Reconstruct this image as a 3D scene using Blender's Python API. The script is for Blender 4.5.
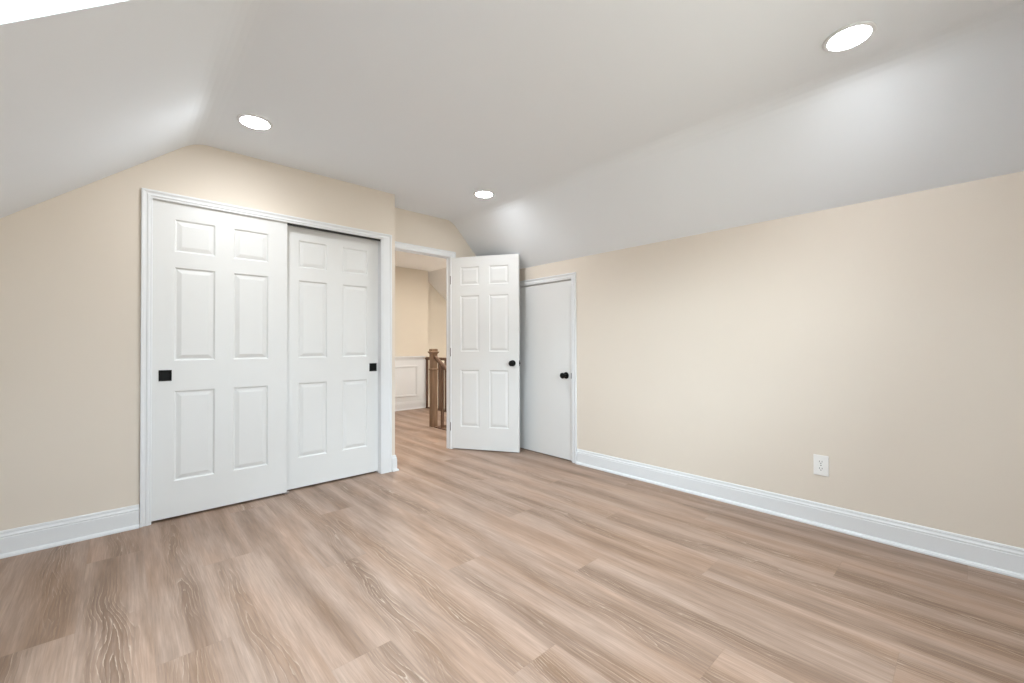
import bpy, bmesh, math
from mathutils import Vector, Matrix

for o in list(bpy.data.objects): bpy.data.objects.remove(o, do_unlink=True)
S = bpy.context.scene
C = S.collection
PI = math.pi

# ------------------------------------------------------------------ camera
F_PX, YAW, PITCH, ROLL, CAM_H = 421.94, 42.776, 0.544, 0.146, 1.0993
cd = bpy.data.cameras.new('camera'); cam = bpy.data.objects.new('camera', cd); C.objects.link(cam)
cd.sensor_width = 36.0; cd.sensor_fit = 'HORIZONTAL'; cd.lens = 36.0 * F_PX / 1024.0
cd.clip_start = 0.02; cd.clip_end = 200
a, b = math.radians(YAW), math.radians(PITCH)
fwd = Vector((math.sin(a) * math.cos(b), math.cos(a) * math.cos(b), math.sin(b)))
q = fwd.to_track_quat('-Z', 'Y').to_matrix().to_4x4()
cam.matrix_world = Matrix.Translation((0, 0, CAM_H)) @ q @ Matrix.Rotation(math.radians(-ROLL), 4, 'Z')
S.camera = cam

# ------------------------------------------------------------------ world, exposure
S.view_settings.view_transform = 'Standard'; S.view_settings.look = 'None'
S.view_settings.gamma = 1.0; S.view_settings.use_curve_mapping = False
S.view_settings.exposure = 2.58
W = bpy.data.worlds.new('sky'); S.world = W; W.use_nodes = True
wn = W.node_tree.nodes; wl = W.node_tree.links
bgn = wn['Background']; bgn.inputs[1].default_value = 4.9
wg = wn.new('ShaderNodeTexCoord'); ws = wn.new('ShaderNodeSeparateXYZ'); wr = wn.new('ShaderNodeValToRGB')
wl.new(wg.outputs['Generated'], ws.inputs[0]); wl.new(ws.outputs['Z'], wr.inputs[0])
wr.color_ramp.elements[0].position = 0.0; wr.color_ramp.elements[0].color = (0.50, 0.48, 0.44, 1)
wr.color_ramp.elements[1].position = 0.08; wr.color_ramp.elements[1].color = (0.80, 0.90, 1.0, 1)
wl.new(wr.outputs[0], bgn.inputs[0])
LAMP = 14.0            # radiance of the round lamp lenses
SPOT_W = 4.8           # beam of each recessed lamp
HALL_FILL = 98.0  # radiance of the unseen lamps added to light the hall

def portal(name, M, sx, sy):
    l = bpy.data.lights.new(name, 'AREA'); l.shape = 'RECTANGLE'; l.size = sx; l.size_y = sy; l.energy = 1
    l.cycles.is_portal = True
    o = bpy.data.objects.new(name, l); C.objects.link(o); o.matrix_world = M; return o

# ------------------------------------------------------------------ materials
def mat(name, col, rough=0.6, spec=0.5, metal=0.0, bump=None, var=0.0):
    m = bpy.data.materials.new(name); m.use_nodes = True; n = m.node_tree.nodes; l = m.node_tree.links
    p = n['Principled BSDF']; p.inputs['Base Color'].default_value = (*col, 1)
    p.inputs['Roughness'].default_value = rough; p.inputs['Metallic'].default_value = metal
    p.inputs['Specular IOR Level'].default_value = spec
    g = n.new('ShaderNodeNewGeometry')
    if var:
        t = n.new('ShaderNodeTexNoise'); t.inputs['Scale'].default_value = 2.2; t.inputs['Detail'].default_value = 3
        l.new(g.outputs['Position'], t.inputs['Vector'])
        x = n.new('ShaderNodeMix'); x.data_type = 'RGBA'
        x.inputs['A'].default_value = (*[c * (1 - var) for c in col], 1)
        x.inputs['B'].default_value = (*[min(1, c * (1 + var)) for c in col], 1)
        l.new(t.outputs['Fac'], x.inputs['Factor']); l.new(x.outputs['Result'], p.inputs['Base Color'])
    if bump:
        t = n.new('ShaderNodeTexNoise'); t.inputs['Scale'].default_value = bump[0]; t.inputs['Detail'].default_value = 4
        l.new(g.outputs['Position'], t.inputs['Vector'])
        bn = n.new('ShaderNodeBump'); bn.inputs['Strength'].default_value = bump[1]; bn.inputs['Distance'].default_value = 0.001
        l.new(t.outputs['Fac'], bn.inputs['Height']); l.new(bn.outputs['Normal'], p.inputs['Normal'])
    return m

M_WALL = mat('beige_wall_paint', (0.715, 0.645, 0.562), 0.75, 0.25, bump=(260, 0.12), var=0.015)
M_HALLWALL = mat('cream_hall_paint', (0.66, 0.595, 0.50), 0.75, 0.25, bump=(260, 0.12), var=0.015)
M_CEIL = mat('ceiling_paint', (0.81, 0.845, 0.88), 0.8, 0.2, bump=(200, 0.1), var=0.008)
M_TRIM = mat('white_trim_paint', (0.74, 0.755, 0.77), 0.38, 0.5, bump=(90, 0.05))
M_DOOR = mat('white_door_paint', (0.735, 0.74, 0.735), 0.42, 0.45, bump=(120, 0.06))
M_BLACK = mat('matte_black_metal', (0.004, 0.004, 0.004), 0.5, 0.15, 0.0)
M_STEEL = mat('dark_hinge_metal', (0.09, 0.07, 0.06), 0.5, 0.4, 0.5)
M_PLAST = mat('white_outlet_plastic', (0.84, 0.83, 0.81), 0.35, 0.5)
M_SLOT = mat('dark_slot', (0.03, 0.03, 0.03), 0.6)
M_GUIDE = mat('translucent_guide_plastic', (0.35, 0.30, 0.27), 0.5)
M_SKIRT = mat('white_stair_paint', (0.8, 0.79, 0.77), 0.5)

def wood_mat(name, c1, c2):
    m = bpy.data.materials.new(name); m.use_nodes = True; n = m.node_tree.nodes; l = m.node_tree.links
    p = n['Principled BSDF']; p.inputs['Roughness'].default_value = 0.6; p.inputs['Specular IOR Level'].default_value = 0.3
    g = n.new('ShaderNodeNewGeometry'); mp = n.new('ShaderNodeMapping'); mp.inputs['Scale'].default_value = (60, 60, 4)
    t = n.new('ShaderNodeTexNoise'); t.inputs['Scale'].default_value = 1.0; t.inputs['Detail'].default_value = 5
    r = n.new('ShaderNodeValToRGB'); r.color_ramp.elements[0].position = 0.3; r.color_ramp.elements[1].position = 0.7
    r.color_ramp.elements[0].color = (*c1, 1); r.color_ramp.elements[1].color = (*c2, 1)
    l.new(g.outputs['Position'], mp.inputs[0]); l.new(mp.outputs[0], t.inputs['Vector'])
    l.new(t.outputs['Fac'], r.inputs[0]); l.new(r.outputs[0], p.inputs['Base Color'])
    return m
M_NEWEL = wood_mat('stained_oak', (0.17, 0.105, 0.065), (0.29, 0.19, 0.12))
M_RAIL = wood_mat('dark_stained_oak', (0.10, 0.055, 0.035), (0.19, 0.11, 0.07))

def floor_mat():
    m = bpy.data.materials.new('whitewashed_oak_planks'); m.use_nodes = True
    n = m.node_tree.nodes; l = m.node_tree.links; p = n['Principled BSDF']
    def N(t, **k):
        x = n.new(t)
        for kk, v in k.items(): setattr(x, kk, v)
        return x
    def inp(s, v):
        if isinstance(v, bpy.types.NodeSocket): l.new(v, s)
        else: s.default_value = v
    def mth(op, a_, b_=None, c_=None, clamp=False):
        x = N('ShaderNodeMath', operation=op, use_clamp=clamp); inp(x.inputs[0], a_)
        if b_ is not None: inp(x.inputs[1], b_)
        if c_ is not None: inp(x.inputs[2], c_)
        return x.outputs[0]
    def comb(x_, y_, z_):
        x = N('ShaderNodeCombineXYZ'); inp(x.inputs[0], x_); inp(x.inputs[1], y_); inp(x.inputs[2], z_); return x.outputs[0]
    def noise(v, sc=1.0, det=3.0, rough=0.5, dist=0.0):
        x = N('ShaderNodeTexNoise'); inp(x.inputs['Vector'], v); x.inputs['Scale'].default_value = sc
        x.inputs['Detail'].default_value = det; x.inputs['Roughness'].default_value = rough
        x.inputs['Distortion'].default_value = dist; return x.outputs['Fac']
    def wn_(v):
        x = N('ShaderNodeTexWhiteNoise', noise_dimensions='2D'); inp(x.inputs['Vector'], v); return x.outputs['Value'], x.outputs['Color']
    def ss(v, lo, hi, a_=0.0, b_=1.0):
        x = N('ShaderNodeMapRange', interpolation_type='SMOOTHSTEP'); inp(x.inputs[0], v)
        for i, q_ in enumerate((lo, hi, a_, b_)): x.inputs[i + 1].default_value = q_
        return x.outputs[0]
    def mix(f, A, B, mode='MIX'):
        x = N('ShaderNodeMix', data_type='RGBA', blend_type=mode); inp(x.inputs['Factor'], f)
        for s_, v in (('A', A), ('B', B)):
            if isinstance(v, tuple): x.inputs[s_].default_value = (*v, 1)
            else: l.new(v, x.inputs[s_])
        return x.outputs['Result']
    g = N('ShaderNodeNewGeometry'); sp = N('ShaderNodeSeparateXYZ'); l.new(g.outputs['Position'], sp.inputs[0])
    X, Y = sp.outputs[0], sp.outputs[1]
    PW, PL = 0.217, 1.83
    u = mth('DIVIDE', mth('ADD', X, 0.126 + PW * 40), PW); row = mth('FLOOR', u); uf = mth('FRACT', u)
    v = mth('ADD', mth('DIVIDE', Y, PL), mth('ADD', mth('FRACT', mth('ADD', mth('MULTIPLY', row, 0.618), 0.6216)), 30.0)); col = mth('FLOOR', v); vf = mth('FRACT', v)
    idv, idc = wn_(comb(row, col, 0)); sc = N('ShaderNodeSeparateColor'); l.new(idc, sc.inputs[0])
    R1, R2, R3 = sc.outputs[0], sc.outputs[1], sc.outputs[2]
    off = mth('MULTIPLY', idv, 37.0)
    # slow wander of the grain centre
    wob = mth('SUBTRACT', noise(comb(off, mth('MULTIPLY', Y, 1.3), R1), 1.0, 2.0), 0.5)
    uc = mth('ADD', mth('SUBTRACT', uf, mth('ADD', 0.25, mth('MULTIPLY', R2, 0.5))), mth('MULTIPLY', wob, 0.9))
    # broad streaks
    st = noise(comb(mth('ADD', mth('MULTIPLY', X, 13.0), off), mth('MULTIPLY', Y, 0.9), off), 1.0, 4.0, 0.55, 0.6)
    st2 = noise(comb(mth('ADD', mth('MULTIPLY', X, 30.0), off), mth('MULTIPLY', Y, 2.4), off), 1.0, 4.0, 0.6, 0.4)
    fine = noise(comb(mth('ADD', mth('MULTIPLY', X, 170.0), off), mth('MULTIPLY', Y, 6.0), off), 1.0, 3.0, 0.6)
    heart = ss(mth('ABSOLUTE', uc), 0.05, 0.42, 1.0, 0.0)
    # cathedral rings around the heart
    wv = noise(comb(mth('ADD', mth('MULTIPLY', uc, 2.6), off), mth('MULTIPLY', Y, 1.5), off), 1.0, 2.0, 0.5, 0.2)
    jit = noise(comb(mth('MULTIPLY', X, 60.0), mth('MULTIPLY', Y, 16.0), off), 1.0, 2.0)
    ph = mth('ADD', mth('MULTIPLY', mth('POWER', mth('ABSOLUTE', uc), 1.25), 20.0),
             mth('ADD', mth('MULTIPLY', Y, 2.4), mth('ADD', mth('MULTIPLY', wv, 6.0), mth('MULTIPLY', jit, 0.55))))
    gmask = ss(noise(comb(off, mth('MULTIPLY', Y, 0.8), R3), 1.0, 1.0), 0.38, 0.60)
    ring = mth('FRACT', ph)
    rl = mth('MULTIPLY', mth('MULTIPLY', ss(ring, 0.0, 0.22, 1.0, 0.0), gmask), ss(fine, 0.36, 0.56))       # pale limed pores
    rd = ss(ring, 0.35, 0.95)
    dark = mth('ADD', mth('MULTIPLY', ss(st, 0.36, 0.66), 0.46), mth('ADD', mth('MULTIPLY', heart, 0.44),
           mth('ADD', mth('MULTIPLY', mth('SUBTRACT', st2, 0.5), 1.1), mth('MULTIPLY', mth('SUBTRACT', R3, 0.5), 0.12))), clamp=True)
    dark = mth('ADD', dark, mth('MULTIPLY', mth('MULTIPLY', mth('MULTIPLY', rd, gmask), heart), 0.30), clamp=True)
    base = mix(dark, FL_LIGHT, FL_DARK)
    warm = mth('MULTIPLY', ss(noise(comb(mth('ADD', mth('MULTIPLY', X, 5.0), off), mth('MULTIPLY', Y, 1.1), R2), 1.0, 2.0), 0.40, 0.68), 0.5)
    base = mix(warm, base, mix(dark, FL_WLIGHT, FL_WDARK))
    base = mix(mth('MULTIPLY', mth('MULTIPLY', rl, mth('ADD', heart, 0.15)), 0.75), base, (0.50, 0.41, 0.33))
    fl = N('ShaderNodeMapRange'); inp(fl.inputs[0], fine); fl.inputs[1].default_value = 0.25; fl.inputs[2].default_value = 0.75
    fl.inputs[3].default_value = 0.78; fl.inputs[4].default_value = 1.18
    gr = N('ShaderNodeCombineColor'); [l.new(fl.outputs[0], gr.inputs[i]) for i in range(3)]
    base = mix(1.0, base, gr.outputs[0], 'MULTIPLY')
    # seams (a hairline micro-bevel)
    e1 = mth('MINIMUM', uf, mth('SUBTRACT', 1.0, uf)); e2 = mth('MINIMUM', vf, mth('SUBTRACT', 1.0, vf))
    seam = mth('MAXIMUM', ss(e1, 0.001, 0.0065, 1.0, 0.0), ss(e2, 0.0002, 0.0011, 1.0, 0.0))
    base = mix(mth('MULTIPLY', seam, 0.25), base, (0.20, 0.13, 0.09))
    l.new(base, p.inputs['Base Color'])
    inp(p.inputs['Roughness'], mth('ADD', 0.40, mth('MULTIPLY', fine, 0.16)))
    p.inputs['Specular IOR Level'].default_value = 0.5
    bn = N('ShaderNodeBump'); bn.inputs['Strength'].default_value = 0.25; bn.inputs['Distance'].default_value = 0.0012
    inp(bn.inputs['Height'], mth('SUBTRACT', mth('MULTIPLY', fine, 0.35), seam)); l.new(bn.outputs[0], p.inputs['Normal'])
    return m
FL_LIGHT, FL_DARK = (0.398, 0.288, 0.226), (0.212, 0.136, 0.094)
FL_WLIGHT, FL_WDARK = (0.412, 0.265, 0.187), (0.265, 0.158, 0.094)
M_FLOOR = floor_mat()

def emit(name, col, s):
    m = bpy.data.materials.new(name); m.use_nodes = True; n = m.node_tree.nodes; l = m.node_tree.links
    n.remove(n['Principled BSDF']); e = n.new('ShaderNodeEmission'); e.inputs[0].default_value = (*col, 1); e.inputs[1].default_value = s
    l.new(e.outputs[0], n['Material Output'].inputs[0]); return m
M_LENS = emit('lit_lamp_lens', (0.94, 0.97, 1.0), LAMP)
M_HALL_FILL = emit('hall_fill_lens', (1.0, 0.96, 0.90), HALL_FILL)  # lens of the added hall lamps

def glass_mat():
    m = bpy.data.materials.new('window_glass'); m.use_nodes = True; n = m.node_tree.nodes; l = m.node_tree.links
    n.remove(n['Principled BSDF']); t = n.new('ShaderNodeBsdfTransparent'); t.inputs[0].default_value = (.95, .97, .96, 1)
    g = n.new('ShaderNodeBsdfGlossy'); g.inputs['Roughness'].default_value = 0.02; f = n.new('ShaderNodeFresnel'); f.inputs[0].default_value = 1.45
    x = n.new('ShaderNodeMixShader'); l.new(f.outputs[0], x.inputs[0]); l.new(t.outputs[0], x.inputs[1]); l.new(g.outputs[0], x.inputs[2])
    l.new(x.outputs[0], n['Material Output'].inputs[0]); return m
M_GLASS = glass_mat()

# ------------------------------------------------------------------ helpers
def obj(name, bm, m, parent=None, smooth=False, label=None, mats=None):
    bmesh.ops.recalc_face_normals(bm, faces=bm.faces)
    me = bpy.data.meshes.new(name); bm.to_mesh(me); bm.free()
    for mm in (mats or [m]): me.materials.append(mm)
    if smooth:
        for f in me.polygons: f.use_smooth = True
    o = bpy.data.objects.new(name, me); C.objects.link(o)
    if parent: o.parent = parent
    if label: o['label'] = label
    return o
def tag(o, label, cat, group=None, kind=None):
    o['label'] = label; o['category'] = cat
    if group: o['group'] = group
    if kind: o['kind'] = kind
    return o
def struct(o, label, cat): return tag(o, label, cat, kind='structure')
def empty(name, loc=(0, 0, 0), rz=0):
    o = bpy.data.objects.new(name, None); C.objects.link(o); o.location = loc; o.rotation_euler = (0, 0, rz); return o
def box(bm, x0, x1, y0, y1, z0, z1, bev=0):
    v = [bm.verts.new(p) for p in ((x0,y0,z0),(x1,y0,z0),(x1,y1,z0),(x0,y1,z0),(x0,y0,z1),(x1,y0,z1),(x1,y1,z1),(x0,y1,z1))]
    fs = [bm.faces.new([v[i] for i in f]) for f in ((0,3,2,1),(4,5,6,7),(0,1,5,4),(1,2,6,5),(2,3,7,6),(3,0,4,7))]
    if bev:
        es = set(e for f in fs for e in f.edges)
        bmesh.ops.bevel(bm, geom=list(es), offset=bev, segments=2, affect='EDGES', profile=0.5)
    return bm
def B(*a_, **k): return box(bmesh.new(), *a_, **k)
def prism(bm, pts, axis, t0, t1):
    """pts: 2-D outline; axis 'x': pts=(y,z) ; 'y': pts=(x,z) ; 'z': pts=(x,y). extruded t0..t1"""
    def P(p, t): return (t, p[0], p[1]) if axis == 'x' else (p[0], t, p[1]) if axis == 'y' else (p[0], p[1], t)
    A = [bm.verts.new(P(p, t0)) for p in pts]; D = [bm.verts.new(P(p, t1)) for p in pts]
    bm.faces.new(A); bm.faces.new(D[::-1])
    k = len(pts)
    for i in range(k): bm.faces.new([A[i], D[i], D[(i+1) % k], A[(i+1) % k]])
    return bm
def sweep(bm, prof, path, closed=False):
    """prof: list (d,z) d=outward offset, z=up or across. path: list of (origin, dvec, zvec)"""
    rings = []
    for o_, d_, z_ in path:
        rings.append([bm.verts.new(Vector(o_) + Vector(d_) * p[0] + Vector(z_) * p[1]) for p in prof])
    k = len(prof)
    for i in range(len(rings) - 1):
        for j in range(k):
            bm.faces.new([rings[i][j], rings[i+1][j], rings[i+1][(j+1) % k], rings[i][(j+1) % k]])
    bm.faces.new(rings[0][::-1]); bm.faces.new(rings[-1])
    return bm
def lathe(bm, prof, o_, axis, n=32):
    """prof: (r, t) along axis from origin"""
    ax = Vector(axis).normalized(); up = Vector((0, 0, 1)) if abs(ax.z) < .9 else Vector((1, 0, 0))
    e1 = ax.cross(up).normalized(); e2 = ax.cross(e1)
    rings = []
    for r, t in prof:
        c = Vector(o_) + ax * t
        if r < 1e-6: rings.append([bm.verts.new(c)])
        else: rings.append([bm.verts.new(c + (e1 * math.cos(2*PI*i/n) + e2 * math.sin(2*PI*i/n)) * r) for i in range(n)])
    for A, D in zip(rings, rings[1:]):
        for i in range(n):
            j = (i + 1) % n
            if len(A) == 1 and len(D) == 1: continue
            if len(A) == 1: bm.faces.new([A[0], D[i], D[j]])
            elif len(D) == 1: bm.faces.new([A[i], D[0], A[j]])
            else: bm.faces.new([A[i], D[i], D[j], A[j]])
    return bm

# ------------------------------------------------------------------ room dimensions
XL, XR = -1.30, 3.12            # knee walls
YB, YC, YD = -1.10, 3.44, 3.757 # gable behind the camera, closet wall, wall with the open door
ZC = 2.44
KL = 0.8155; CL, CR = 0.349, 2.60; KR = (ZC - 1.916) / (XR - CR)
XCOR = 1.773                    # closet corner
XHR, YHF, YHB = 5.6, 6.56, 6.9
ZKL = ZC - KL * (CL - XL)
def arc(x, s, sgn, r=0.07, n=5):
    """rounded plaster crease at x: flat on one side, slope s on the other"""
    out = []
    for i in range(n + 1):
        t = i / n; p0 = Vector((x - sgn * r, ZC)); p1 = Vector((x, ZC)); p2 = Vector((x + sgn * r, ZC - s * r))
        out.append(tuple(p0 * (1-t)**2 + p1 * 2*t*(1-t) + p2 * t*t))
    return out
left_arc = arc(CL, KL, -1)[::-1]       # from slope to flat
right_arc = arc(CR, KR, 1)

# ---- floor (with the stair opening left out)
bm = bmesh.new()
WX0, WX1, WY1 = 3.17, 4.02, 4.95
for x0, x1, y0, y1 in ((XL-.1, WX0, YB-.1, YHF+.02), (WX0, XR+.1, YB-.1, YD+.066), (WX0, 4.10, WY1, YHF+.02)):
    box(bm, x0, x1, y0, y1, -0.12, 0.0)
struct(obj('floor', bm, M_FLOOR), 'wide whitewashed oak plank floor running through the room into the hall', 'floor')

# ---- ceiling: flat middle with two slopes, a skylight cut in the left slope
SKX0, SKX1, SKY0, SKY1 = -0.62, 0.12, 0.72, 1.745
def zl(x): return ZC - KL * (CL - x)
prof = [(XL-.1, zl(XL-.1)), (SKX0, zl(SKX0)), (SKX1, zl(SKX1))] + left_arc + right_arc + [(XR+.16, ZC - KR * (XR + .16 - CR))]
ys = [YB-.1, SKY0, SKY1, YD]
bm = bmesh.new()
G = [[bm.verts.new((x, y, z)) for y in ys] for x, z in prof]
for i in range(len(prof) - 1):
    for j in range(3):
        if i == 1 and j == 1: continue
        bm.faces.new([G[i][j], G[i][j+1], G[i+1][j+1], G[i+1][j]])
bmesh.ops.recalc_face_normals(bm, faces=bm.faces)
me = bpy.data.meshes.new('ceiling'); bm.faces.ensure_lookup_table()
if bm.faces[0].normal.z > 0:
    for f in bm.faces: f.normal_flip()
bm.to_mesh(me); bm.free(); me.materials.append(M_CEIL)
ceil = bpy.data.objects.new('ceiling', me); C.objects.link(ceil)
sm = ceil.modifiers.new('thickness', 'SOLIDIFY'); sm.thickness = 0.24; sm.offset = -1
for f in me.polygons: f.use_smooth = False
struct(ceil, 'white ceiling with a flat middle and a slope down to each side', 'ceiling')

# ---- walls
def ceil_pts(x0, x1):
    """ceiling outline from x1 back to x0"""
    pts = [p for p in [(XL, zl(XL))] + left_arc + right_arc + [(XR, 1.916)] if x0 < p[0] < x1]
    def zc(x):
        if x < CL - .07: return zl(x)
        if x > CR + .07: return ZC - KR * (x - CR)
        return ZC
    return [(x1, zc(x1))] + pts[::-1] + [(x0, zc(x0))]
OX0, OX1, OZ = 0.133, 1.644, 2.027       # closet opening
pts = [(XL, 0), (OX0, 0), (OX0, OZ), (OX1, OZ), (OX1, 0), (XCOR, 0)] + ceil_pts(XL, XCOR)
struct(obj('wall_back', prism(bmesh.new(), pts, 'y', YC, YC+.11), M_WALL), 'beige wall around the sliding closet doors', 'wall')
DX0, DX1, DZ = 1.800, 2.592, 2.058       # room door rough opening
pts = [(XCOR, 0), (DX0, 0), (DX0, DZ), (DX1, DZ), (DX1, 0), (WX0, 0), (WX0, -.6), (XHR+.1, -.6), (XHR+.1, 2.60), (XCOR, 2.60)]
struct(obj('wall_doorway', prism(bmesh.new(), pts, 'y', YD, YD+.066), M_WALL), 'beige recessed wall around the open doorway to the hall', 'wall')
SY0, SY1, SZ = 2.532, 3.322, 1.736       # low door rough opening in the right wall
pts = [(YB, 0), (SY0, 0), (SY0, SZ), (SY1, SZ), (SY1, 0), (YD, 0), (YD, 1.916), (YB, 1.916)]
struct(obj('wall_right', prism(bmesh.new(), pts, 'x', XR, XR+.10), M_WALL), 'long beige knee wall on the right below the slope', 'wall')
struct(obj('wall_left', B(XL-.1, XL, YB, YC, 0, ZKL), M_WALL), 'low beige knee wall on the left under the slope', 'wall')
# gable wall behind the camera with an unseen window added for fill light
WGX0, WGX1, WGZ0, WGZ1 = 0.75, 1.95, 0.75, 2.05
bm = bmesh.new()
def gab(x0, x1, z0=None, z1=None):
    pts = [(x0, z0 or 0), (x1, z0 or 0)] + (ceil_pts(x0, x1) if z1 is None else [(x1, z1), (x0, z1)])
    prism(bm, pts, 'y', YB-.12, YB)
gab(XL, WGX0); gab(WGX1, XR); gab(WGX0, WGX1, 0, WGZ0); gab(WGX0, WGX1, WGZ1)
struct(obj('wall_front', bm, M_WALL), 'beige gable wall behind the viewer with the window added for fill light', 'wall')
# closet box
bm = bmesh.new(); box(bm, XCOR-.11, XCOR, YC+.11, YD+.30, 0, ZC); box(bm, -.05, .06, YC+.11, YD+.30, 0, 2.1)
box(bm, -.05, XCOR, YD+.30, YD+.40, 0, ZC); box(bm, .06, XCOR-.11, YC+.11, YD+.30, 2.10, 2.2)
struct(obj('wall_closet', bm, M_WALL), 'beige inner walls of the closet and its side return', 'wall')
# hall
struct(obj('wall_hall', B(-.2, 4.02, YHF, YHB, 0, ZC), M_HALLWALL), 'cream hall wall above the white wainscot', 'wall')
struct(obj('wall_stair', prism(bmesh.new(), [(4.02, -.6), (XHR, -.6), (XHR, 1.178), (4.08, ZC), (4.02, ZC)], 'y', YHB, YHB+.1), M_HALLWALL), 'lit cream wall over the stairwell under the slope', 'wall')
struct(obj('wall_hall_right', B(XHR, XHR+.1, YD+.066, YHB, -.6, 1.178), M_HALLWALL), 'cream knee wall beyond the stairwell', 'wall')
struct(obj('wall_hall_left', B(-.2, -.1, YD+.40, YHF, 0, ZC), M_HALLWALL), 'cream end wall of the hall', 'wall')
bm = bmesh.new()
prism(bm, [(-.2, ZC), (4.08, ZC), (XHR+.1, ZC - .83*(XHR+.1-4.08)), (XHR+.1, ZC-.83*(XHR+.1-4.08)+.2), (4.1, ZC+.2), (-.2, ZC+.2)], 'y', YD+.066, YHB+.1)
M_HCEIL = mat('hall_ceiling_paint', (0.78, 0.75, 0.72), 0.8, 0.2)
struct(obj('ceiling_hall', bm, M_HCEIL), 'pale hall ceiling sloping down over the stairs', 'ceiling')
bm = bmesh.new(); box(bm, WX0, XHR, YD+.066, YHB, -.74, -.70)
struct(obj('floor_stairwell', bm, M_SKIRT), 'pale bottom of the stairwell below the hall floor', 'floor')
for bx, nm in (((4.06, 4.10, WY1, YHB, -.70, -.12), 'wall_stairwell_right'), ((WX0-.04, WX0, YD+.066, WY1, -.70, -.12), 'wall_stairwell_left'),
               ((WX0, 4.06, WY1, WY1+.05, -.70, -.12), 'wall_stairwell_back')):
    struct(obj(nm, B(*bx), M_SKIRT), 'pale lining of the stairwell below the edge of the hall floor', 'wall')

# ------------------------------------------------------------------ mouldings
BASE = [(0, 0), (.026, 0), (.026, .008), (.022, .016), (.014, .021), (.014, .100), (.011, .104), (.0135, .108), (.0125, .113),
        (.009, .118), (.0075, .124), (.0085, .129), (.006, .136), (0, .138)]
def baseboard(name, runs, label):
    bm = bmesh.new()
    for path in runs: sweep(bm, BASE, path)
    return struct(obj(name, bm, M_TRIM), label, 'baseboard')
Zv = (0, 0, 1)
baseboard('baseboard_back', [[((XL, YC, 0), (0,-1,0), Zv), ((.083, YC, 0), (0,-1,0), Zv)]],
          'white moulded baseboard along the wall left of the closet')
baseboard('baseboard_corner', [[((1.742, YC, 0), (0,-1,0), Zv), ((XCOR, YC, 0), (1,-1,0), Zv), ((XCOR, YD, 0), (1,0,0), Zv)]],
          'short white baseboard wrapping the closet corner')
baseboard('baseboard_right', [[((XR, YB, 0), (-1,0,0), Zv), ((XR, 2.480, 0), (-1,0,0), Zv)],
                              [((XR, 3.376, 0), (-1,0,0), Zv), ((XR, YD, 0), (-1,0,0), Zv)]],
          'long white moulded baseboard along the right wall')
baseboard('baseboard_left', [[((XL, YC, 0), (1,0,0), Zv), ((XL, YB, 0), (1,0,0), Zv)]], 'white baseboard along the left knee wall')
baseboard('baseboard_front', [[((XL, YB, 0), (0,1,0), Zv), ((XR, YB, 0), (0,1,0), Zv)]], 'white baseboard under the added gable window')
baseboard('baseboard_doorway', [[((2.650, YD, 0), (0,-1,0), Zv), ((XR, YD, 0), (0,-1,0), Zv)]], 'short white baseboard behind the open door')
baseboard('baseboard_hall', [[((0, YHF, 0), (0,-1,0), Zv), ((4.02, YHF, 0), (0,-1,0), Zv)]], 'white baseboard under the hall wainscot')

def casing_profile(w, t=.017):
    # across 0 (inner edge) .. w (outer edge), d = out of the wall
    return [(0, 0), (t*.45, 0), (t*.6, .003), (t*.6, .012), (t*.8, .016), (t*.8, w-.030), (t*.62, w-.026), (t*.72, w-.018), (t, w-.010), (t, w-.002), (t*.9, w), (0, w)]
def casing(name, wallpt, along, out, lo, hi, top, wl_, wr_, wt, label, bottom=0.0):
    """door casing on a wall. along: unit vector; lo/hi: inner edges along it; top: inner top edge"""
    al, ou, up = Vector(along), Vector(out), Vector((0, 0, 1)); o_ = Vector(wallpt); bm = bmesh.new()
    def P(s, z): return o_ + al * s + up * z
    # mitred legs and head: across-axis differs per leg
    pl, pr, pt = casing_profile(wl_), casing_profile(wr_), casing_profile(wt)
    n = len(pt)
    def ring(fn, prof): return [bm.verts.new(fn(p)) for p in prof]
    rings = [ring(lambda p: P(lo - p[1], bottom) + ou * p[0], pl),
             [bm.verts.new(P(lo - pl[i][1], top + pt[i][1]) + ou * pt[i][0]) for i in range(n)],
             [bm.verts.new(P(hi + pr[i][1], top + pt[i][1]) + ou * pt[i][0]) for i in range(n)],
             ring(lambda p: P(hi + p[1], bottom) + ou * p[0], pr)]
    for A, D in zip(rings, rings[1:]):
        for j in range(n): bm.faces.new([A[j], D[j], D[(j+1) % n], A[(j+1) % n]])
    bm.faces.new(rings[0][::-1]); bm.faces.new(rings[-1])
    return struct(obj(name, bm, M_TRIM), label, 'trim')
casing('trim_1', (0, YC, 0), (1,0,0), (0,-1,0), .139, 1.640, 2.019, .054, .097, .052, 'white moulded casing framing the sliding closet doors')
casing('trim_2', (0, YD, 0), (1,0,0), (0,-1,0), 1.822, 2.579, 2.047, .030, .060, .060, 'white casing over the doorway to the hall')
casing('trim_3', (XR, 0, 0), (0,1,0), (-1,0,0), 2.540, 3.314, 1.727, .056, .060, .056, 'white casing framing the low door in the right wall')

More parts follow.
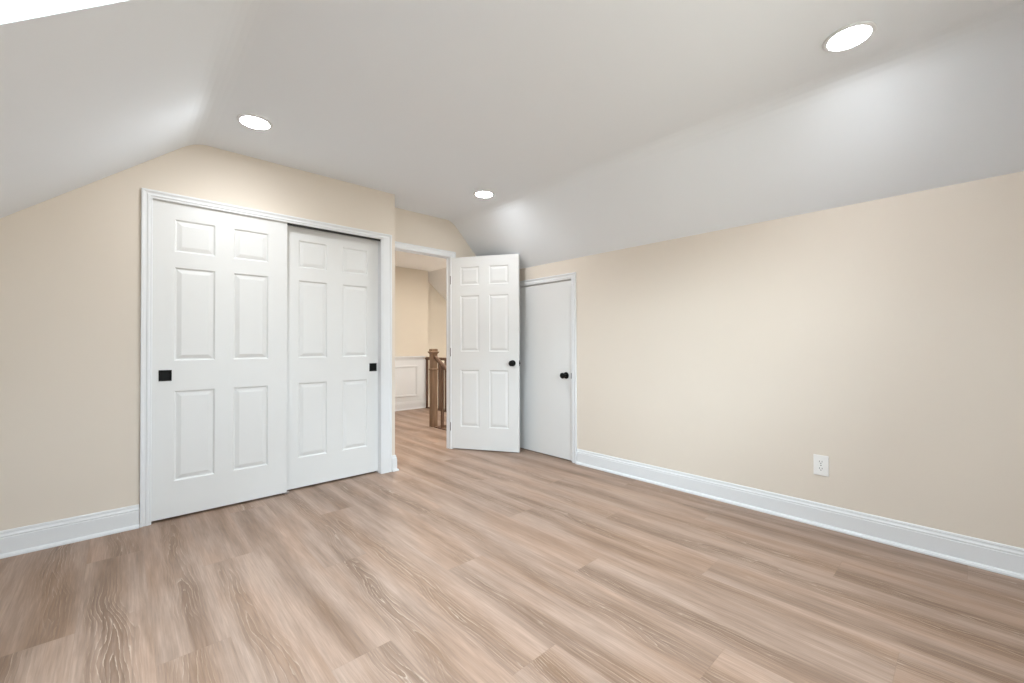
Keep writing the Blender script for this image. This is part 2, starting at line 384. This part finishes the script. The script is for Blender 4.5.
# jambs (doorway and closet linings)
bm = bmesh.new()
box(bm, OX0, OX0+.004, YC, YC+.11, 0, OZ-.004); box(bm, OX1-.004, OX1, YC, YC+.11, 0, OZ-.004); box(bm, OX0, OX1, YC, YC+.11, OZ-.004, OZ)
struct(obj('trim_4', bm, M_TRIM), 'white jamb lining inside the closet opening', 'trim')
bm = bmesh.new()
box(bm, DX0, 1.817, YD, YD+.066, 0, DZ); box(bm, 2.575, DX1, YD, YD+.066, 0, DZ); box(bm, 1.817, 2.575, YD, YD+.066, 2.043, DZ)
box(bm, 1.817, 1.826, YD+.036, YD+.058, 0, 2.043); box(bm, 2.567, 2.575, YD+.036, YD+.058, 0, 2.043); box(bm, 1.826, 2.567, YD+.036, YD+.058, 2.034, 2.043)
struct(obj('trim_5', bm, M_TRIM), 'white jamb with door stop lining the hall doorway', 'trim')
bm = bmesh.new()
box(bm, XR, XR+.10, SY0, 2.543, 0, SZ); box(bm, XR, XR+.10, 3.311, SY1, 0, SZ); box(bm, XR, XR+.10, 2.543, 3.311, 1.723, SZ)
box(bm, XR+.042, XR+.09, 2.543, 2.557, 0, 1.723); box(bm, XR+.042, XR+.09, 3.297, 3.311, 0, 1.723); box(bm, XR+.042, XR+.09, 2.557, 3.297, 1.709, 1.723)
box(bm, XR+.09, XR+.10, 2.543, 3.311, 0, 1.723)
struct(obj('trim_6', bm, M_TRIM), 'white jamb around the low door in the right wall', 'trim')

# hall wainscot: chair rail, white dado, picture-frame moulding
bm = bmesh.new(); box(bm, 0, 4.02, YHF-.004, YHF, .138, .86)
struct(obj('trim_7', bm, M_TRIM), 'white painted dado panel on the far hall wall', 'trim')
RAILP = [(0, 0), (.010, 0), (.014, .014), (.022, .026), (.030, .040), (.036, .046), (.050, .052), (.052, .066), (.048, .072), (0, .072)]
bm = bmesh.new(); sweep(bm, RAILP, [((0, YHF, .846), (0,-1,0), Zv), ((3.895, YHF, .846), (0,-1,0), Zv), ((3.935, YHF, .846), (0,-.05,0), Zv)][:2])
sweep(bm, RAILP, [((3.895, YHF, .846), (0,-1,0), Zv), ((3.896, YHF, .846), (.9,-1,0), Zv), ((3.8965, YHF, .846), (.9,0,0), Zv)])
struct(obj('trim_8', bm, M_TRIM), 'white chair rail ending beside the stair post', 'trim')
bm = bmesh.new()
FR = [(0, 0), (.010, 0), (.016, .008), (.010, .016), (.013, .024), (.006, .032), (0, .032)]
def frame(x0, x1, z0, z1):
    cor = [(x0, z0, 1, 1), (x1, z0, -1, 1), (x1, z1, -1, -1), (x0, z1, 1, -1)]
    rings = [[bm.verts.new((cx + sx*p[1], YHF-.004-p[0], cz + sz*p[1])) for p in FR] for cx, cz, sx, sz in cor]
    n = len(FR)
    for i in range(4):
        A, D = rings[i], rings[(i+1) % 4]
        for j in range(n): bm.faces.new([A[j], D[j], D[(j+1) % n], A[(j+1) % n]])
frame(2.95, 3.805, .225, .755); frame(1.95, 2.80, .225, .755)
struct(obj('trim_9', bm, M_TRIM), 'white picture frame moulding on the hall wainscot', 'trim')

# ------------------------------------------------------------------ doors
LOOPS = [(0, 0), (.008, -.0075), (.012, -.0082), (.034, -.0018), (.037, -.0012)]
def leaf(bm, w, z0, z1, t, panels):
    """local: x 0..w, front face y=0 (toward -y), back y=t"""
    xs = sorted(set([0, w] + [p[0] for p in panels] + [p[1] for p in panels]))
    zs = sorted(set([z0, z1] + [p[2] for p in panels] + [p[3] for p in panels]))
    for side in (0, 1):
        yy = 0 if side == 0 else t; sg = 1 if side == 0 else -1
        V = {}
        def vert(x, z, d=0):
            k = (round(x, 5), round(z, 5), round(d, 5))
            if k not in V: V[k] = bm.verts.new((x, yy - sg * d, z))
            return V[k]
        for i in range(len(xs)-1):
            for j in range(len(zs)-1):
                x0, x1, a0, a1 = xs[i], xs[i+1], zs[j], zs[j+1]
                pan = any(p[0] <= x0 and x1 <= p[1] and p[2] <= a0 and a1 <= p[3] for p in panels)
                if not pan: bm.faces.new([vert(x0,a0), vert(x1,a0), vert(x1,a1), vert(x0,a1)]); continue
                prev = None
                for s, d in LOOPS:
                    r = [vert(x0+s,a0+s,d), vert(x1-s,a0+s,d), vert(x1-s,a1-s,d), vert(x0+s,a1-s,d)]
                    if prev:
                        for k in range(4): bm.faces.new([prev[k], prev[(k+1)%4], r[(k+1)%4], r[k]])
                    prev = r
                bm.faces.new(prev)
        if side == 0: F = V
        else: Bk = V
    # rim
    def edge(ks):
        for k0, k1 in zip(ks, ks[1:]): bm.faces.new([F[k0], F[k1], Bk[k1], Bk[k0]])
    edge([(x, round(z0,5), 0) for x in [round(x,5) for x in xs]]); edge([(x, round(z1,5), 0) for x in [round(x,5) for x in xs]])
    edge([(0, round(z,5), 0) for z in zs]); edge([(round(w,5), round(z,5), 0) for z in zs])
    return bm
def six(w, zz, a_=.113, pw=.205):
    return [(x, x+pw, z0, z1) for x in (a_, w-a_-pw) for z0, z1 in zz]
ZZ = [(.240, .814), (1.008, 1.606), (1.706, 1.914)]

def closet_door(name, x0, yf, pull_x, label, w, cols):
    r = obj(name, leaf(bmesh.new(), w, .014, 2.050, .033, [(c0, c1, z0, z1) for c0, c1 in cols for z0, z1 in ZZ]), M_DOOR)
    r.location = (x0, yf, 0); struct(r, label, 'closet door')
    # square flush pull: raised rim with a dished cup
    bm = bmesh.new(); s = .032
    def rg(h, d): return [bm.verts.new((pull_x+sx*h, -d, .915+sz*h*1.08)) for sx, sz in ((-1,-1),(1,-1),(1,1),(-1,1))]
    rs = [rg(s, -.001), rg(s, .0035), rg(s-.002, .0045), rg(s-.005, .0045), rg(s-.007, .0015), rg(s-.010, .0006)]
    for A, D in zip(rs, rs[1:]):
        for k in range(4): bm.faces.new([A[k], A[(k+1)%4], D[(k+1)%4], D[k]])
    bm.faces.new(rs[-1])
    obj('door_pull', bm, M_BLACK, r, label='square black flush pull')
    return r
closet_door('door_1', .137, 3.4460, .066, 'left white six panel sliding closet door with its square black pull at the left', .768, ((.110, .325), (.430, .643)))
closet_door('door_2', .882, 3.4960, .714, 'right white six panel sliding closet door set back behind the other', .765, ((.116, .329), (.452, .664)))
# track above, its dark strip standing for the shadow gap, and floor guide
bm = bmesh.new(); box(bm, .907, OX1-.005, YC+.006, YC+.012, OZ-.022, OZ-.0045); box(bm, .907, OX1-.005, YC+.012, YC+.052, OZ-.012, OZ-.0045)
tag(obj('track_shadow_gap', bm, M_SLOT), 'thin track under the closet head, coloured dark as the shadow gap above the right sliding door', 'door track')
bm = bmesh.new(); box(bm, .895, .925, 3.452, 3.462, 0, .016, bev=.002); box(bm, .895, .925, 3.452, 3.545, 0, .005); box(bm, .895, .925, 3.500, 3.506, 0, .030)
tag(obj('floor_guide', bm, M_GUIDE), 'small plastic guide on the floor where the closet doors overlap', 'door guide')

# open six panel door
HX, HY, TX, TY = 2.5835, 3.752, 2.975, 3.112
ang = math.atan2(TY-HY, TX-HX); w = math.hypot(TX-HX, TY-HY)
ZS = [(.243, .842), (1.038, 1.628), (1.740, 1.932)]
door = obj('door_3', leaf(bmesh.new(), w, .010, 2.038, .035, six(w, ZS, .110, .210)), M_DOOR)
# local front (-y) must face the camera; the leaf direction is +x
door.location = (HX, HY, 0); door.rotation_euler = (0, 0, ang)
struct(door, 'white six panel room door standing open against the hall doorway', 'door')
def knob(parent, loc, axis, name='door_knob', lab='round black door knob'):
    bm = bmesh.new()
    lathe(bm, [(0, .026), (.011, .026), (.012, .034), (.017, .040), (.0255, .047), (.0285, .056), (.0265, .064), (.018, .070), (.007, .0725), (0, .073)], loc, axis)
    k = obj(name, bm, M_BLACK, parent, smooth=True, label=lab)
    bm = bmesh.new(); lathe(bm, [(0, 0), (.032, 0), (.032, .004), (.029, .008), (.014, .010), (.012, .026), (0, .026)], loc, axis)
    obj('rosette', bm, M_BLACK, k, smooth=False)
    return k
knob(door, (w-.066, 0, .918), (0,-1,0)); knob(door, (w-.066, .035, .918), (0,1,0))
bm = B(w, w+.0015, .006, .029, .890, .946); box(bm, w+.0015, w+.009, .012, .023, .908, .928)
obj('latch_plate', bm, M_BLACK, door, label='black latch plate on the door edge')
for zc in (.24, 1.03, 1.80):
    bm = bmesh.new(); lathe(bm, [(0, -.045), (.006, -.045), (.006, .045), (0, .045)], (-.004, .0, zc), (0,0,1), 12)
    box(bm, -.0015, 0, .002, .030, zc-.044, zc+.044)
    obj('hinge', bm, M_STEEL, door, label='dark metal hinge')

# low flush slab door
bm = box(bmesh.new(), XR+.006, XR+.040, 2.546, 3.308, .010, 1.719, bev=.0015)
slab = obj('door_4', bm, M_DOOR); struct(slab, 'low plain white flush door in the right wall', 'door')
knob(slab, (XR+.006, 2.615, .812), (-1,0,0))
bm = B(XR-.010, XR+.004, 2.5385, 2.5445, .785, .838); obj('strike_plate', bm, M_BLACK, slab, label='black strike plate at the latch edge')
for zc in (.2, 1.5):
    bm = bmesh.new(); lathe(bm, [(0, -.04), (.006, -.04), (.006, .04), (0, .04)], (XR-.004, 3.3095, zc), (0,0,1), 12); obj('hinge', bm, M_STEEL, slab)

# ------------------------------------------------------------------ recessed lights
def downlight(x, y, label, r=.075, z=ZC, lens=None, group='recessed ceiling lights'):
    t = empty('recessed_light', (x, y, z)); tag(t, label, 'ceiling light', group)
    bm = bmesh.new(); lathe(bm, [(r, -.0), (r, .006), (r+.004, .008), (r+.014, .007), (r+.018, .003), (r+.018, 0)], (0,0,0), (0,0,-1), 48)
    obj('trim_ring', bm, M_TRIM, t, smooth=True)
    bm = bmesh.new(); lathe(bm, [(r, .0045), (r*.5, .0055), (0, .006)], (0,0,0), (0,0,-1), 48)
    obj('lens', bm, lens or M_LENS, t, label='glowing white lens')
    if lens is None:
        l = bpy.data.lights.new('downlight_beam', 'SPOT'); l.energy = SPOT_W; l.spot_size = math.radians(158); l.spot_blend = 0.9
        l.shadow_soft_size = .05; l.color = (0.94, 0.97, 1.0)
        lo = bpy.data.objects.new('downlight_beam', l); C.objects.link(lo); lo.parent = t; lo.location = (0, 0, -.012)
    return t
downlight(.58, 2.886, 'round recessed light above the left sliding closet door')
downlight(2.347, 2.896, 'round recessed light in front of the open room door')
downlight(2.322, .341, 'large looking round recessed light nearest the viewer at upper right')
downlight(.58, .341, 'round recessed light overhead beside the skylight')
downlight(2.45, 4.60, 'unseen round recessed light added to brighten the hall', lens=M_HALL_FILL)  # added out of view to light the hall floor and walls
downlight(4.00, 4.80, 'unseen round recessed light added over the landing to brighten the far hall and stair walls', lens=M_HALL_FILL)  # added, hidden behind the open door, to lift the far walls

# ------------------------------------------------------------------ outlet
oy, oz = .612, .368
t = empty('wall_outlet', (XR, oy, oz)); tag(t, 'white duplex outlet low on the right wall', 'outlet')
bm = box(bmesh.new(), -.006, 0, -.038, .038, -.061, .061, bev=.002)
pl = obj('cover_plate', bm, M_PLAST, t)
for dz in (-.0205, .0205):
    bm = bmesh.new(); pts = []
    for i in range(24):
        th = 2*PI*i/24; yy, zz = .0175*math.cos(th), .0175*math.sin(th); zz = max(-.0135, min(.0135, zz)); pts.append((yy, zz+dz))
    prism(bm, pts, 'x', -.0085, -.005)
    rc = obj('receptacle', bm, M_PLAST, t)
    for y_, h_, za, zb in ((-.0065, .0012, -.001, .008), (.0065, .0012, -.001, .008), (0, .0024, -.0098, -.005)):
        obj('slot', B(-.0089, -.0078, y_-h_, y_+h_, dz+za, dz+zb), M_SLOT, rc, label='dark plug slot')
bm = bmesh.new(); lathe(bm, [(.003, .005), (.003, .0066), (0, .0070)], (0,0,0), (-1,0,0), 12); obj('screw', bm, M_STEEL, t)

# ------------------------------------------------------------------ stair post, rails, steps
NX, NY = 3.120, 4.95
t = empty('newel_post', (NX, NY, 0)); tag(t, 'square brown oak newel post at the head of the stairs', 'newel post')
def sq(bm, lv):
    rings = [[bm.verts.new((sx*h, sy*h, z)) for sx, sy in ((-1,-1),(1,-1),(1,1),(-1,1))] for h, z in lv]
    for A, D in zip(rings, rings[1:]):
        for k in range(4): bm.faces.new([A[k], A[(k+1)%4], D[(k+1)%4], D[k]])
    bm.faces.new(rings[0][::-1]); bm.faces.new(rings[-1]); return bm
obj('post', sq(bmesh.new(), [(.040, 0), (.040, .76), (.040, .765), (.045, .772), (.045, .785), (.039, .792), (.039, .985)]), M_NEWEL, t)
obj('cap', sq(bmesh.new(), [(.039, .985), (.048, 1.000), (.057, 1.010), (.057, 1.018), (.042, 1.024), (.042, 1.050), (.038, 1.056)]), M_NEWEL, t)
HR = [(-.022, -.010), (-.017, -.024), (.017, -.024), (.022, -.010), (.024, .006), (.017, .019), (0, .024), (-.017, .019), (-.024, .006)]
def rail_run(parent, p0, p1):
    bm = bmesh.new(); d = (Vector(p1)-Vector(p0)).normalized(); sd = d.cross(Vector((0,0,1))).normalized(); up = sd.cross(d)
    sweep(bm, HR, [(p0, sd, up), (p1, sd, up)]); return obj('handrail', bm, M_RAIL, parent)
def baluster(parent, x, y, z0, z1):
    bm = bmesh.new(); rings = [[bm.verts.new((x+sx*.016, y+sy*.016, z)) for sx, sy in ((-1,-1),(1,-1),(1,1),(-1,1))] for z in (z0, z1)]
    for k in range(4): bm.faces.new([rings[0][k], rings[0][(k+1)%4], rings[1][(k+1)%4], rings[1][k]])
    bm.faces.new(rings[0][::-1]); bm.faces.new(rings[1]); return obj('baluster', bm, M_RAIL, parent)
t = empty('landing_railing', (3.985, 5.75, 0)); tag(t, 'level dark wood railing across the landing behind the newel post', 'railing')
rail_run(t, (0, -.80, .875), (0, .805, .875))
for i in range(8): baluster(t, 0, .775 - i*.195, 0.012, .855)
obj('shoe_rail', B(-.03, .03, -.80, .78, 0, .012), M_RAIL, t)
t = empty('stair_railing', (NX, NY-.052, 0)); tag(t, 'sloping dark wood handrail running down from the newel post', 'railing')
rail_run(t, (0, -.002, .945), (0, -.755, .945-.753*.58))
for i in range(4):
    yy = -.165 - i*.165; baluster(t, 0, yy, 0.012, .945 + (yy+.002)*.58 - .02)
obj('shoe_rail', B(-.03, .03, -.755, 0, 0, .012), M_RAIL, t)
bm = bmesh.new()
for i in range(3):
    box(bm, WX0+.01, WX1-.01, WY1-.28*(i+1), WY1-.28*i-.005, -.18*(i+1)-.03, -.18*(i+1)); box(bm, WX0+.01, WX1-.01, WY1-.28*i-.025, WY1-.28*i-.005, -.18*(i+1), -.18*i-.03 if i else -.005)
tag(obj('staircase', bm, M_NEWEL), 'brown wooden stair treads going down beside the newel post', 'stairs')

# ------------------------------------------------------------------ windows
# skylight in the left slope: frame and pane at the outer face of the roof
sl = Vector((1, 0, KL)).normalized(); nrm = Vector((-KL, 0, 1)).normalized()
c0 = Vector((SKX0, SKY0, zl(SKX0))); L = (SKX1-SKX0) / sl.x; Wd = SKY1-SKY0
Ms = Matrix((( sl.x, 0, nrm.x, c0.x), (0, 1, 0, c0.y), (sl.z, 0, nrm.z, c0.z), (0, 0, 0, 1)))
bm = bmesh.new(); f_ = .05
box(bm, 0, L, 0, f_, .215, .27); box(bm, 0, L, Wd-f_, Wd, .215, .27); box(bm, 0, f_, f_, Wd-f_, .215, .27); box(bm, L-f_, L, f_, Wd-f_, .215, .27)
sk = obj('window_1', bm, M_TRIM); sk.matrix_world = Ms; struct(sk, 'white framed skylight in the left slope of the ceiling', 'skylight')
p_ = obj('pane', B(f_, L-f_, f_, Wd-f_, .240, .246), M_GLASS, sk)
portal('skylight_portal', Ms @ Matrix.Translation((L/2, Wd/2, .212)), L-2*f_, Wd-2*f_)
# unseen gable window, added to give the room fill light
bm = bmesh.new(); y0, y1 = YB-.12, YB-.04
box(bm, WGX0, WGX0+.05, y0, y1, WGZ0, WGZ1); box(bm, WGX1-.05, WGX1, y0, y1, WGZ0, WGZ1)
box(bm, WGX0+.05, WGX1-.05, y0, y1, WGZ0, WGZ0+.05); box(bm, WGX0+.05, WGX1-.05, y0, y1, WGZ1-.05, WGZ1)
box(bm, WGX0+.05, WGX1-.05, y0+.02, y1, (WGZ0+WGZ1)/2-.025, (WGZ0+WGZ1)/2+.025)
wd = obj('fill_window', bm, M_TRIM); struct(wd, 'unseen white sash window added in the gable wall behind the viewer for fill light', 'window')
bm = bmesh.new(); zm = (WGZ0+WGZ1)/2
box(bm, WGX0+.05, WGX1-.05, y0+.03, y0+.036, WGZ0+.05, zm-.025); box(bm, WGX0+.05, WGX1-.05, y0+.03, y0+.036, zm+.025, WGZ1-.05)
obj('pane', bm, M_GLASS, wd)
# portal faces into the room (+Y): area lights shine along local -Z
Mw = Matrix.Translation(((WGX0+WGX1)/2, YB-.02, zm)) @ Matrix.Rotation(math.radians(90), 4, 'X')
portal('window_portal', Mw, WGX1-WGX0-.1, WGZ1-WGZ0-.1)
